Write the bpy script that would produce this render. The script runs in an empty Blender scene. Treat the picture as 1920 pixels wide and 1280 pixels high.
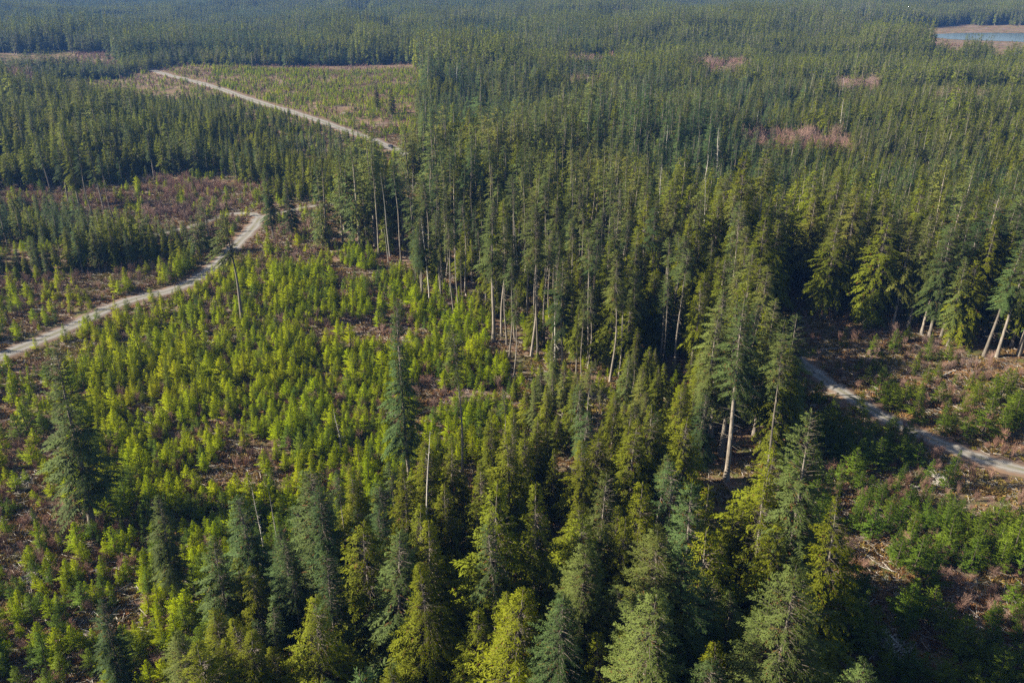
import bpy, math
import numpy as np
from mathutils import Vector

# ------------------------------------------------------------------ scene basics
S = bpy.context.scene
COL = S.collection
RNG = np.random.default_rng(20240)
W, HGT, F = 1920.0, 1280.0, 1520.0
PITCH = math.radians(25.0)
CAMZ = 100.0
CP, SP = math.cos(PITCH), math.sin(PITCH)

def lake_mask(x, y):
    d = np.sqrt(((x - 790) / 250.0) ** 2 + ((y - 1300) / 190.0) ** 2)
    return np.clip((1.35 - d) / 0.35, 0, 1)

def height(x, y):
    x = np.asarray(x, float); y = np.asarray(y, float)
    z = (1.9 * np.sin(x / 61 + 0.7) * np.cos(y / 83 + 1.1) + 1.3 * np.sin((x + y) / 47 + 2.0)
         + 0.9 * np.sin((x - 1.6 * y) / 71 + 4.0))
    z = z + np.clip((y - 600) / 1500, 0, 1.2) * (9 * np.sin(x / 210 + y / 260 + 1.0) + 5 * np.sin(x / 120 - y / 170))
    m = lake_mask(x, y)
    return z * (1 - m) - 3.0 * m

def ray(px, py):
    a = (px - W / 2) / F; b = -(py - HGT / 2) / F
    return np.array([a, CP + b * SP, -SP + b * CP])

def ground_at(px, py):
    d = ray(px, py)
    t = CAMZ / -d[2]
    for _ in range(25):
        p = d * t
        t += (CAMZ + p[2] - float(height(p[0], p[1]))) / -d[2] * 0.8
    p = d * t
    return float(p[0]), float(p[1])

def project(x, y, z=None):
    x = np.asarray(x, float); y = np.asarray(y, float)
    z = height(x, y) if z is None else z
    dz = z - CAMZ
    depth = y * CP - dz * SP
    up = y * SP + dz * CP
    return W / 2 + F * x / depth, HGT / 2 - F * up / depth

def inpoly(px, py, poly):
    inside = np.zeros(px.shape, bool)
    n = len(poly)
    for i in range(n):
        x1, y1 = poly[i]; x2, y2 = poly[(i + 1) % n]
        c = ((y1 > py) != (y2 > py)) & (px < (x2 - x1) * (py - y1) / ((y2 - y1) or 1e-9) + x1)
        inside ^= c
    return inside

def wnoise(x, y, s, seed=0):
    """smooth value noise in the world, 0..1"""
    x = np.asarray(x, float) / s + seed * 17.3; y = np.asarray(y, float) / s + seed * 9.1
    xi, yi = np.floor(x), np.floor(y); fx, fy = x - xi, y - yi
    fx = fx * fx * (3 - 2 * fx); fy = fy * fy * (3 - 2 * fy)
    def hsh(a, b):
        v = np.sin(a * 127.1 + b * 311.7 + seed * 74.7) * 43758.5453
        return v - np.floor(v)
    return (hsh(xi, yi) * (1 - fx) + hsh(xi + 1, yi) * fx) * (1 - fy) + (hsh(xi, yi + 1) * (1 - fx) + hsh(xi + 1, yi + 1) * fx) * fy

# ------------------------------------------------------------------ materials
def new_mat(name):
    m = bpy.data.materials.new(name); m.use_nodes = True
    nt = m.node_tree; nt.nodes.clear()
    return m, nt

def nd(nt, typ, **kw):
    n = nt.nodes.new(typ)
    for k, v in kw.items():
        if k == 'inp':
            for a, b in v.items(): n.inputs[a].default_value = b
        else: setattr(n, k, v)
    return n

def mixc(nt, a, b, fac, blend='MIX'):
    n = nt.nodes.new('ShaderNodeMix'); n.data_type = 'RGBA'; n.blend_type = blend
    for sock, v in ((6, a), (7, b), (0, fac)):
        if hasattr(v, 'links'): nt.links.new(v, n.inputs[sock])
        elif sock == 0: n.inputs[0].default_value = v
        else: n.inputs[sock].default_value = (*v, 1) if len(v) == 3 else v
    return n.outputs[2]

def math_n(nt, op, a, b=0.5, c=None, clamp=False):
    n = nt.nodes.new('ShaderNodeMath'); n.operation = op; n.use_clamp = clamp
    for i, v in enumerate((a, b, c)):
        if v is None: continue
        if hasattr(v, 'links'): nt.links.new(v, n.inputs[i])
        else: n.inputs[i].default_value = v
    return n.outputs[0]

def ramp(nt, fac, a, b):
    n = nt.nodes.new('ShaderNodeMapRange'); n.clamp = True
    nt.links.new(fac, n.inputs[0]); n.inputs[1].default_value = a; n.inputs[2].default_value = b
    return n.outputs[0]

def foliage_mat(name, c_dark, c_light, c_alt, trans=0.22, scale=60.0):
    """three leaf colours: mixed leaf by leaf (shade attribute), tree by tree (object random) and stand by stand (location noise)"""
    m, nt = new_mat(name)
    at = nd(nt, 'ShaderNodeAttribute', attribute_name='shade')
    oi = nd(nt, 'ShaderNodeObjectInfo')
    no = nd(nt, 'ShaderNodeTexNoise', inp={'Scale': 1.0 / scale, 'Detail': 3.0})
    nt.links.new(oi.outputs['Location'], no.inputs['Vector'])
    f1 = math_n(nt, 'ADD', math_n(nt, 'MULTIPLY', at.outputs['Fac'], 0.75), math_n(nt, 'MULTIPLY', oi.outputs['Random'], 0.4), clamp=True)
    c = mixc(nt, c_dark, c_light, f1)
    r2 = math_n(nt, 'FRACT', math_n(nt, 'MULTIPLY', oi.outputs['Random'], 17.37), 0)
    no2 = nd(nt, 'ShaderNodeTexNoise', inp={'Scale': 1.0 / (scale * 3.6), 'Detail': 2.0}); nt.links.new(oi.outputs['Location'], no2.inputs['Vector'])
    stand = math_n(nt, 'ADD', math_n(nt, 'MULTIPLY', ramp(nt, no.outputs['Fac'], 0.36, 0.64), 0.45), math_n(nt, 'MULTIPLY', ramp(nt, no2.outputs['Fac'], 0.38, 0.62), 0.45))
    f2 = ramp(nt, math_n(nt, 'ADD', math_n(nt, 'MULTIPLY', r2, 0.5), stand), 0.42, 1.35)
    at2 = nd(nt, 'ShaderNodeAttribute', attribute_name='kindmix')
    f2 = math_n(nt, 'ADD', f2, at2.outputs['Fac'], clamp=True)
    c = mixc(nt, c, mixc(nt, c, c_alt, 0.85), f2)
    r3 = math_n(nt, 'FRACT', math_n(nt, 'MULTIPLY', oi.outputs['Random'], 5.71), 0)
    v = math_n(nt, 'ADD', math_n(nt, 'MULTIPLY', r3, 0.5), 0.75)
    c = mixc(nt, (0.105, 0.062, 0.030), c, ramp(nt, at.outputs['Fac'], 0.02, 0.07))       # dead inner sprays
    hv = nd(nt, 'ShaderNodeHueSaturation', inp={'Saturation': 1.16}); nt.links.new(c, hv.inputs['Color']); nt.links.new(v, hv.inputs['Value'])
    p = nd(nt, 'ShaderNodeBsdfPrincipled', inp={'Roughness': 0.65, 'Specular IOR Level': 0.08})
    nt.links.new(hv.outputs[0], p.inputs['Base Color'])
    t = nd(nt, 'ShaderNodeBsdfTranslucent'); nt.links.new(hv.outputs[0], t.inputs['Color'])
    mx = nd(nt, 'ShaderNodeMixShader', inp={0: trans}); nt.links.new(p.outputs[0], mx.inputs[1]); nt.links.new(t.outputs[0], mx.inputs[2])
    o = nd(nt, 'ShaderNodeOutputMaterial'); nt.links.new(mx.outputs[0], o.inputs[0])
    return m

def bark_mat(name, c1, c2, scale=3.0):
    m, nt = new_mat(name)
    tc = nd(nt, 'ShaderNodeTexCoord'); mp = nd(nt, 'ShaderNodeMapping', inp={'Scale': (1, 1, 0.18)})
    nt.links.new(tc.outputs['Object'], mp.inputs[0])
    no = nd(nt, 'ShaderNodeTexNoise', inp={'Scale': scale, 'Detail': 6.0, 'Roughness': 0.7}); nt.links.new(mp.outputs[0], no.inputs['Vector'])
    at = nd(nt, 'ShaderNodeAttribute', attribute_name='shade')
    c = mixc(nt, tuple(v * .62 for v in c1), mixc(nt, c1, c2, ramp(nt, no.outputs['Fac'], 0.35, 0.65)), math_n(nt, 'MULTIPLY', at.outputs['Fac'], 2.0, clamp=True))
    oi = nd(nt, 'ShaderNodeObjectInfo')
    hv = nd(nt, 'ShaderNodeHueSaturation'); nt.links.new(c, hv.inputs['Color'])
    nt.links.new(math_n(nt, 'ADD', math_n(nt, 'MULTIPLY', oi.outputs['Random'], 0.6), 0.7), hv.inputs['Value'])
    p = nd(nt, 'ShaderNodeBsdfPrincipled', inp={'Roughness': 0.85, 'Specular IOR Level': 0.2})
    nt.links.new(hv.outputs[0], p.inputs['Base Color'])
    bp = nd(nt, 'ShaderNodeBump', inp={'Strength': 0.5, 'Distance': 0.05}); nt.links.new(no.outputs['Fac'], bp.inputs['Height']); nt.links.new(bp.outputs[0], p.inputs['Normal'])
    o = nd(nt, 'ShaderNodeOutputMaterial'); nt.links.new(p.outputs[0], o.inputs[0])
    return m

M = {}
M['fir'] = foliage_mat('fir needles', (0.020, 0.042, 0.020), (0.092, 0.132, 0.052), (0.165, 0.155, 0.038))
M['cedar'] = foliage_mat('cedar fronds', (0.060, 0.072, 0.012), (0.160, 0.172, 0.030), (0.130, 0.160, 0.034), trans=0.3)
M['young_dark'] = foliage_mat('shaded young fir needles', (0.040, 0.075, 0.018), (0.115, 0.165, 0.035), (0.170, 0.190, 0.035), trans=0.25, scale=22.0)  # same young needles, with shade and dimmer light put into the colour
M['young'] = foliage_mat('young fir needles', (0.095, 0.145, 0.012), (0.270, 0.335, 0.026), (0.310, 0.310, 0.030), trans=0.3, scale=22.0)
M['twig'] = foliage_mat('bare red twigs', (0.13, 0.080, 0.066), (0.28, 0.180, 0.140), (0.25, 0.20, 0.18), trans=0.0, scale=25.0)
M['deadtwig'] = bark_mat('dead twigs', (0.11, 0.095, 0.075), (0.22, 0.20, 0.17))
M['bracken'] = foliage_mat('dead bracken', (0.12, 0.058, 0.034), (0.28, 0.180, 0.100), (0.13, 0.150, 0.030), trans=0.15, scale=9.0)
M['bark'] = bark_mat('fir bark', (0.090, 0.074, 0.060), (0.265, 0.235, 0.200))
M['palebark'] = bark_mat('weathered wood', (0.22, 0.20, 0.18), (0.46, 0.43, 0.39))

def simple_mat(name, col, rough=0.5, metal=0.0, spec=0.5):
    m, nt = new_mat(name)
    no = nd(nt, 'ShaderNodeTexNoise', inp={'Scale': 4.0, 'Detail': 4.0})
    tc = nd(nt, 'ShaderNodeTexCoord'); nt.links.new(tc.outputs['Object'], no.inputs['Vector'])
    c = mixc(nt, tuple(v * 0.8 for v in col), tuple(min(1, v * 1.15) for v in col), no.outputs['Fac'])
    p = nd(nt, 'ShaderNodeBsdfPrincipled', inp={'Roughness': rough, 'Metallic': metal, 'Specular IOR Level': spec})
    nt.links.new(c, p.inputs['Base Color'])
    o = nd(nt, 'ShaderNodeOutputMaterial'); nt.links.new(p.outputs[0], o.inputs[0])
    return m

# ground
def ground_mat():
    m, nt = new_mat('forest floor and cleared ground')
    g = nd(nt, 'ShaderNodeNewGeometry'); P = g.outputs['Position']
    def noise(s, d=5.0, r=0.6):
        n = nd(nt, 'ShaderNodeTexNoise', inp={'Scale': s, 'Detail': d, 'Roughness': r}); nt.links.new(P, n.inputs['Vector']); return n.outputs['Fac']
    a = noise(1 / 28.0); b = noise(1 / 6.0, 7, .7); c = noise(1.8, 8, 0.8); d = noise(1 / 9.0, 7, .7)
    col = mixc(nt, (0.110, 0.056, 0.038), (0.270, 0.180, 0.125), ramp(nt, c, 0.36, 0.64))       # rust litter / straw
    col = mixc(nt, col, (0.105, 0.115, 0.032), ramp(nt, b, 0.46, 0.60))                          # moss and grass
    col = mixc(nt, col, (0.205, 0.150, 0.135), math_n(nt, 'MULTIPLY', ramp(nt, a, 0.52, 0.66), 0.7))  # pinkish brush litter
    col = mixc(nt, col, (0.040, 0.026, 0.020), math_n(nt, 'MULTIPLY', ramp(nt, d, 0.47, 0.62), 0.7)) # damp dark soil
    p = nd(nt, 'ShaderNodeBsdfPrincipled', inp={'Roughness': 0.95, 'Specular IOR Level': 0.1})
    nt.links.new(col, p.inputs['Base Color'])
    bp = nd(nt, 'ShaderNodeBump', inp={'Strength': 0.9, 'Distance': 0.5}); nt.links.new(c, bp.inputs['Height']); nt.links.new(bp.outputs[0], p.inputs['Normal'])
    o = nd(nt, 'ShaderNodeOutputMaterial'); nt.links.new(p.outputs[0], o.inputs[0])
    return m

def road_mat():
    m, nt = new_mat('grey gravel road')
    g = nd(nt, 'ShaderNodeNewGeometry'); P = g.outputs['Position']
    u = nd(nt, 'ShaderNodeAttribute', attribute_name='across').outputs['Fac']     # -1..1 over the width
    def noise(s, d=5.0, r=0.6):
        n = nd(nt, 'ShaderNodeTexNoise', inp={'Scale': s, 'Detail': d, 'Roughness': r}); nt.links.new(P, n.inputs['Vector']); return n.outputs['Fac']
    n1, n2, n3 = noise(0.35, 6), noise(3.0, 6, 0.8), noise(0.12, 3)
    col = mixc(nt, (0.125, 0.115, 0.103), (0.235, 0.222, 0.205), ramp(nt, n2, 0.3, 0.7))
    col = mixc(nt, col, (0.17, 0.145, 0.115), math_n(nt, 'MULTIPLY', ramp(nt, n1, 0.5, 0.68), 0.6))
    au = math_n(nt, 'ABSOLUTE', u)
    tr = math_n(nt, 'SUBTRACT', 1.0, math_n(nt, 'MULTIPLY', math_n(nt, 'ABSOLUTE', math_n(nt, 'SUBTRACT', au, 0.42)), 5.0), clamp=True)
    col = mixc(nt, col, (0.265, 0.255, 0.24), math_n(nt, 'MULTIPLY', tr, 0.7))       # wheel tracks worn pale
    mid = math_n(nt, 'SUBTRACT', 1.0, math_n(nt, 'MULTIPLY', au, 6.0), clamp=True)
    col = mixc(nt, col, (0.13, 0.13, 0.06), math_n(nt, 'MULTIPLY', mid, ramp(nt, n3, 0.38, 0.55)))
    edge = ramp(nt, math_n(nt, 'ADD', au, math_n(nt, 'MULTIPLY', n1, 0.9)), 0.95, 1.45)
    col = mixc(nt, col, (0.15, 0.10, 0.070), edge)
    p = nd(nt, 'ShaderNodeBsdfPrincipled', inp={'Roughness': 0.9, 'Specular IOR Level': 0.15})
    nt.links.new(col, p.inputs['Base Color'])
    bp = nd(nt, 'ShaderNodeBump', inp={'Strength': 0.5, 'Distance': 0.08}); nt.links.new(n2, bp.inputs['Height']); nt.links.new(bp.outputs[0], p.inputs['Normal'])
    o = nd(nt, 'ShaderNodeOutputMaterial'); nt.links.new(p.outputs[0], o.inputs[0])
    return m

def water_mat():
    m, nt = new_mat('lake water')
    g = nd(nt, 'ShaderNodeNewGeometry')
    n = nd(nt, 'ShaderNodeTexNoise', inp={'Scale': 0.4, 'Detail': 4.0}); nt.links.new(g.outputs['Position'], n.inputs['Vector'])
    p = nd(nt, 'ShaderNodeBsdfPrincipled', inp={'Base Color': (0.02, 0.035, 0.055, 1), 'Roughness': 0.12, 'IOR': 1.33, 'Specular IOR Level': 0.12})
    bp = nd(nt, 'ShaderNodeBump', inp={'Strength': 0.08, 'Distance': 0.2}); nt.links.new(n.outputs['Fac'], bp.inputs['Height']); nt.links.new(bp.outputs[0], p.inputs['Normal'])
    o = nd(nt, 'ShaderNodeOutputMaterial'); nt.links.new(p.outputs[0], o.inputs[0])
    return m

# ------------------------------------------------------------------ mesh helpers
class Geo:
    def __init__(s): s.v = []; s.f4 = []; s.sh = []; s.mi = []; s.nv = []; s.n = 0
    def quads(s, P, shade, mat=0, N=None):
        """P: (n,4,3)"""
        n = len(P)
        if n == 0: return
        s.v.append(P.reshape(-1, 3)); s.f4.append(np.arange(n * 4).reshape(n, 4) + s.n)
        s.sh.append(np.repeat(np.broadcast_to(shade, (n,)), 4)); s.mi.append(np.full(n, mat)); s.n += n * 4
        s.nv.append(np.full((n * 4, 3), np.nan) if N is None else np.repeat(N, 4, axis=0))
    def add_vf(s, V, Q, shade=0.5, mat=0):
        s.v.append(V); s.f4.append(np.asarray(Q) + s.n); s.sh.append(np.full(len(V), shade)); s.mi.append(np.full(len(Q), mat)); s.n += len(V); s.nv.append(np.full((len(V), 3), np.nan))
    def mesh(s, name, mats, kindmix=None, smooth=False):
        V = np.concatenate(s.v).astype(np.float32); Q = np.concatenate(s.f4).astype(np.int32)
        me = bpy.data.meshes.new(name)
        me.vertices.add(len(V)); me.vertices.foreach_set('co', V.ravel())
        me.loops.add(len(Q) * 4); me.loops.foreach_set('vertex_index', Q.ravel())
        me.polygons.add(len(Q)); me.polygons.foreach_set('loop_start', np.arange(0, len(Q) * 4, 4, dtype=np.int32))
        me.polygons.foreach_set('loop_total', np.full(len(Q), 4, dtype=np.int32))
        me.polygons.foreach_set('material_index', np.concatenate(s.mi).astype(np.int32))
        a = me.attributes.new('shade', 'FLOAT', 'POINT'); a.data.foreach_set('value', np.concatenate(s.sh).astype(np.float32))
        if kindmix is not None:
            a = me.attributes.new('kindmix', 'FLOAT', 'POINT'); a.data.foreach_set('value', kindmix.astype(np.float32))
        for m in mats: me.materials.append(m)
        me.update()
        if smooth: me.polygons.foreach_set('use_smooth', np.ones(len(Q), bool))
        NV = np.concatenate(s.nv)
        if not np.isnan(NV[:, 0]).all():                 # leaf normals lean away from the stem, as on a real bushy crown
            fn = nrm(np.cross(V[Q[:, 1]] - V[Q[:, 0]], V[Q[:, 2]] - V[Q[:, 0]]))
            acc = np.zeros((len(V), 3))
            for j in range(4): np.add.at(acc, Q[:, j], fn)
            bad = np.isnan(NV[:, 0]); NV[bad] = nrm(acc[bad] + 1e-6)
            me.polygons.foreach_set('use_smooth', np.ones(len(Q), bool))
            me.normals_split_custom_set_from_vertices(nrm(NV).astype(np.float32))
        return me

def nrm(a): return a / np.maximum(np.linalg.norm(a, axis=-1, keepdims=True), 1e-9)

def kites(g, p, d, l, w, up, shade, mat=0, belly=0.42, lean=None):
    """leaf-shaped quads from p along d; lean = outward direction their shading normals lean to"""
    d = nrm(d); side = nrm(np.cross(d, up)); N = None
    if lean is not None:
        fn = np.cross(d, side); sg = np.sign((fn * lean).sum(1, keepdims=True)); sg[sg == 0] = 1
        N = nrm(fn * sg * .45 + lean); side = side * sg
    l = np.broadcast_to(l, (len(p),))[:, None]; w = np.broadcast_to(w, (len(p),))[:, None]
    mid = p + d * l * belly
    g.quads(np.stack([p, mid - side * w * 0.5, p + d * l, mid + side * w * 0.5], 1), shade, mat, N)

def tubes(g, P0, P1, r0, r1, n=3, mat=0, shade=0.5):
    """tapered n-sided sticks from P0 to P1"""
    k = len(P0); d = nrm(P1 - P0)
    ref = np.where(np.abs(d[:, 2:3]) < 0.9, np.array([[0, 0, 1.0]]), np.array([[1.0, 0, 0]]))
    a = nrm(np.cross(d, ref)); b = np.cross(d, a)
    r0 = np.broadcast_to(r0, (k,))[:, None]; r1 = np.broadcast_to(r1, (k,))[:, None]
    for i in range(n):
        t0, t1 = 2 * math.pi * i / n, 2 * math.pi * (i + 1) / n
        o0 = a * math.cos(t0) + b * math.sin(t0); o1 = a * math.cos(t1) + b * math.sin(t1)
        g.quads(np.stack([P0 + o0 * r0, P0 + o1 * r0, P1 + o1 * r1, P1 + o0 * r1], 1), shade, mat)

def trunk_geo(g, rng, H, r, wob=0.25, nz=14, n=9, mat=0, top=1.0):
    zs = np.linspace(0, H * top, nz); ph = rng.uniform(0, 6.28, 4)
    def axis(z):
        t = np.asarray(z) / H
        return np.stack([wob * (np.sin(t * 3 + ph[0]) - np.sin(ph[0]) + 0.3 * np.sin(t * 9 + ph[1])), wob * (np.sin(t * 3.4 + ph[2]) - np.sin(ph[2]) + 0.3 * np.sin(t * 8 + ph[3])), np.asarray(z, float)], -1)
    A = axis(zs); rad = r * (1 - zs / H) ** 1.0 + 0.012; rad[0] *= 1.45
    A[0, 2] -= 0.6
    th = np.arange(n) * 2 * math.pi / n
    V = (A[:, None, :] + rad[:, None, None] * np.stack([np.cos(th), np.sin(th), th * 0], -1)[None]).reshape(-1, 3)
    Q = [(i * n + j, i * n + (j + 1) % n, (i + 1) * n + (j + 1) % n, (i + 1) * n + j) for i in range(nz - 1) for j in range(n)]
    g.add_vf(V, Q, 0.5, mat)
    return axis

def branchset(rng, zs, Lf, H, axis, rise, droop, gapn=3):
    """arrays of branches: base point, azimuth, length, rise, droop"""
    n = len(zs); az = rng.uniform(0, 2 * math.pi, n)
    return az

def conifer(rng, H, cb, R, style='fir', lod=1.0, side_bias=None, dead=True, wob=0.25, trunk_r=None):
    """returns (trunk Geo, crown Geo). lod 1 = full detail, smaller = fewer and larger leaf clumps"""
    tg, cg = Geo(), Geo()
    tr = trunk_r or H * 0.0125 + 0.05
    axis = trunk_geo(tg, rng, H, tr, wob, nz=14 if lod > 0.5 else 5, n=9 if lod > 0.5 else 4)
    if style == 'young': tg.sh = [a * 0.1 for a in tg.sh]
    z0 = H * cb
    cedar = style == 'cedar'; young = style == 'young'
    spacing = {'fir': 0.072, 'cedar': 0.050, 'young': 0.040}[style] / (lod ** .8)
    spacing *= H / {'fir': 34, 'cedar': 26, 'young': 6}[style]
    nb = max(14, int((H - z0) / spacing))
    t = np.sort(rng.uniform(0, 1, nb)) ; t = t * 0.985
    z = z0 + (H - z0) * t
    if cedar: prof = np.minimum((1 - t) * 1.9, 1) ** 0.8 * (0.60 + 0.40 * (1 - t)) * np.clip(0.55 + t * 3, 0, 1)
    elif young:
        lv = np.round(t * H / .42) * .42 / H; t = np.clip(lv + rng.normal(0, .012, nb), 0, .97); z = z0 + (H - z0) * t; R = R * rng.uniform(.85, 1.15)   # yearly whorls
        prof = (1 - t) ** 0.95 * np.clip(0.80 + t * 2, 0, 1)
    else: prof = (1 - t) ** 0.66 * np.clip(0.55 + t * 2.6, 0, 1)
    az = rng.uniform(0, 2 * math.pi, nb)
    p1, p2, p3 = rng.uniform(0, 6.28, 3)
    lump = 1 + 0.20 * np.sin(az * 2 + t * 7 + p1) + 0.16 * np.sin(az * 3 - t * 15 + p2) + 0.12 * np.sin(t * 34 + p3)
    L = R * prof * lump * rng.uniform(0.62, 1.15, nb) * (1.0 if young else 1.08) + (0.12 if young else 0.25)
    if not young: L *= np.where(rng.random(nb) < 0.07, rng.uniform(1.1, 1.35, nb), 1)
    if side_bias is not None:
        L *= 1 + side_bias[1] * np.cos(az - side_bias[0])
        L = np.maximum(L, 0.3)
    if style == 'fir':   rise = -0.12 + 0.75 * t ** 1.5 + rng.normal(0, .09, nb); dr = 0.30 * (1 - t) + 0.10
    elif cedar:          rise = -0.05 + 0.75 * t + rng.normal(0, .13, nb);  dr = 0.55 * (1 - t) + 0.2
    else:                rise = 0.35 + 0.7 * t + rng.normal(0, .08, nb); dr = 0.12 + 0 * t
    base = axis(z)
    out = np.stack([np.cos(az), np.sin(az), 0 * az], -1)
    # bark-coloured branch sticks
    if lod > 0.5 and not young:
        m = L > 1.0
        mid = base + out * (L * 0.5)[:, None]; mid[:, 2] += L * (rise * 0.5 - dr * 0.25)
        tip = base + out * (L * 0.85)[:, None]; tip[:, 2] += L * (rise * .85 - dr * .72)
        tubes(tg, base[m], mid[m], 0.045 + 0 * L[m], 0.03, 3, shade=.12); tubes(tg, mid[m], tip[m], 0.03, 0.008, 3, shade=.12)
    # twigs
    ts = {'fir': 0.080 if lod > .5 else 0.105, 'cedar': 0.095, 'young': 0.055}[style] / lod ** 0.45
    cnt = np.maximum(5 if lod > .3 else 3, (L / ts).astype(int)); idx = np.repeat(np.arange(nb), cnt); k = len(idx)
    inner = 0.18 if not cedar else 0.28
    s = inner + (1 - inner) * rng.uniform(0, 1, k) ** 0.7
    Lk, o, b0 = L[idx], out[idx], base[idx]; rk, dk = rise[idx], dr[idx]
    pos = b0 + o * (Lk * s)[:, None]; pos[:, 2] += Lk * (rk * s - dk * s * s)
    tan = o.copy(); tan[:, 2] += rk - 2 * dk * s; tan = nrm(tan)
    sd = np.stack([-o[:, 1], o[:, 0], 0 * s], -1) * rng.choice([-1, 1], k)[:, None]
    an = rng.uniform(0.25, 1.15, k)[:, None]
    d = tan * np.cos(an) + sd * np.sin(an)
    if style == 'fir':
        d[:, 2] -= rng.uniform(-0.02, 0.42, k) ; tl = np.clip(Lk * 0.24 * (1.25 - s), 0.26, 0.85) * rng.uniform(0.6, 1.3, k); wd = 0.22
        upn = np.stack([rng.normal(0, .45, k), rng.normal(0, .45, k), np.ones(k)], -1)
    elif cedar:
        d[:, 2] -= rng.uniform(0.05, 1.0, k); tl = np.clip(Lk * 0.24 * (1.3 - s), 0.25, 0.65) * rng.uniform(0.7, 1.3, k); wd = 0.33
        upn = np.stack([rng.normal(0, .8, k), rng.normal(0, .8, k), np.ones(k)], -1)
    else:
        d[:, 2] += rng.uniform(-0.05, 0.35, k); tl = np.clip(Lk * 0.36 * (1.15 - s), 0.12, 0.42) * rng.uniform(0.7, 1.2, k); wd = 0.22
        upn = np.stack([rng.normal(0, .6, k), rng.normal(0, .6, k), np.ones(k)], -1)
    grow = 1 / lod ** 0.5
    d = nrm(d)
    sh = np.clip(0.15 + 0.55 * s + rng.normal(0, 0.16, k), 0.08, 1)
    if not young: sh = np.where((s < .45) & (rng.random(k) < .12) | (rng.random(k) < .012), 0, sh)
    lean = o * .85; lean[:, 2] += .50
    reps = 2 if lod > 0.5 else 1
    for j in range(reps):
        pj = pos + d * (tl * 0.45 * j)[:, None] + rng.normal(0, 0.04 if not young else .02, (k, 3))
        dj = d + rng.normal(0, 0.28, (k, 3)); ll = tl * (0.85 if reps == 2 else 1.1) * grow
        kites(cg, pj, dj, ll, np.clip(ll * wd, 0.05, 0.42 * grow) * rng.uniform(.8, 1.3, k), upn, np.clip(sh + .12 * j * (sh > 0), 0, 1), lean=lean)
        if style == 'fir' and j == 0 and lod > 0.5:      # pendulous twiglets below the limbs
            q = rng.random(k) < 0.45
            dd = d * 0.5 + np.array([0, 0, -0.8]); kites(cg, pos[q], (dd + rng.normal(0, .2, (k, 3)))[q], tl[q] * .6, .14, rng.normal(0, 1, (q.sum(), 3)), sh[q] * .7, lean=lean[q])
    # leader
    nl = 10 if not young else 8
    zz = H - rng.uniform(0, 1, nl) * H * 0.05; pp = axis(zz); a2 = rng.uniform(0, 6.28, nl)
    dd = np.stack([np.cos(a2) * .6, np.sin(a2) * .6, np.full(nl, .7)], -1)
    kites(cg, pp, dd, (0.45 if not young else 0.25) * grow, 0.12 * grow, np.array([[0.1, 0.2, 1.0]]) + 0 * pp, 0.8, lean=dd)
    # dead limbs on the bare bole
    if dead and cb > 0.15 and lod > 0.5:
        nd_ = int(z0 / 0.55); zz = z0 * rng.uniform(0.25, 1.0, nd_) ** 0.7; a2 = rng.uniform(0, 6.28, nd_)
        ln = rng.uniform(0.4, 2.4, nd_) * (R / 3.5)
        p0 = axis(zz); p1_ = p0 + np.stack([np.cos(a2) * ln, np.sin(a2) * ln, -ln * rng.uniform(0, .45, nd_)], -1)
        tubes(tg, p0, p1_, 0.035, 0.008, 3)
    return tg, cg

def bare_shrub(rng, H, R, n0=9, fine=1.0):
    """leafless multi-stem shrub: stems fork into a haze of thin twigs"""
    g = Geo()
    a = rng.uniform(0, 6.28, n0); sp = rng.uniform(0.1, 0.75, n0)
    p0 = np.stack([rng.normal(0, .15, n0), rng.normal(0, .15, n0), 0 * a - .1], -1)
    p1 = p0 + np.stack([np.cos(a) * sp * R, np.sin(a) * sp * R, H * rng.uniform(.4, .65, n0)], -1)
    tubes(g, p0, p1, 0.05, 0.03, 3, shade=.3)
    n1 = int(7 * n0); i = rng.integers(0, n0, n1); s = rng.uniform(.3, 1, n1)[:, None]
    q0 = p0[i] * (1 - s) + p1[i] * s
    a1 = rng.uniform(0, 6.28, n1); r1 = rng.uniform(.15, .45, n1) * R
    q1 = q0 + np.stack([np.cos(a1) * r1, np.sin(a1) * r1, H * rng.uniform(.15, .42, n1)], -1)
    tubes(g, q0, q1, 0.028, 0.012, 3, shade=.4)
    n2 = int(n1 * 9 * fine); i = rng.integers(0, n1, n2); s = rng.uniform(.2, 1, n2)[:, None]
    w0 = q0[i] * (1 - s) + q1[i] * s
    d = np.stack([rng.normal(0, .55, n2), rng.normal(0, .55, n2), rng.uniform(.3, 1.3, n2)], -1)
    kites(g, w0, d, rng.uniform(.3, .8, n2) * min(1.3, H / 3), 0.035 + 0.02 * (fine < .9), rng.normal(0, 1, (n2, 3)), rng.uniform(.2, 1, n2))
    return g

def snag(rng, H, r, nbr=26, topfrac=0.97):
    g = Geo(); axis = trunk_geo(g, rng, H, r, 0.2, 12, 8, top=topfrac)
    z = H * rng.uniform(.25, .97, nbr); a = rng.uniform(0, 6.28, nbr); ln = rng.uniform(.3, 1.9, nbr) * (1.15 - z / H)
    p0 = axis(z); p1 = p0 + np.stack([np.cos(a) * ln, np.sin(a) * ln, ln * rng.uniform(-.4, .3, nbr)], -1)
    tubes(g, p0, p1, .03, .008, 3)
    return g

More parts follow.
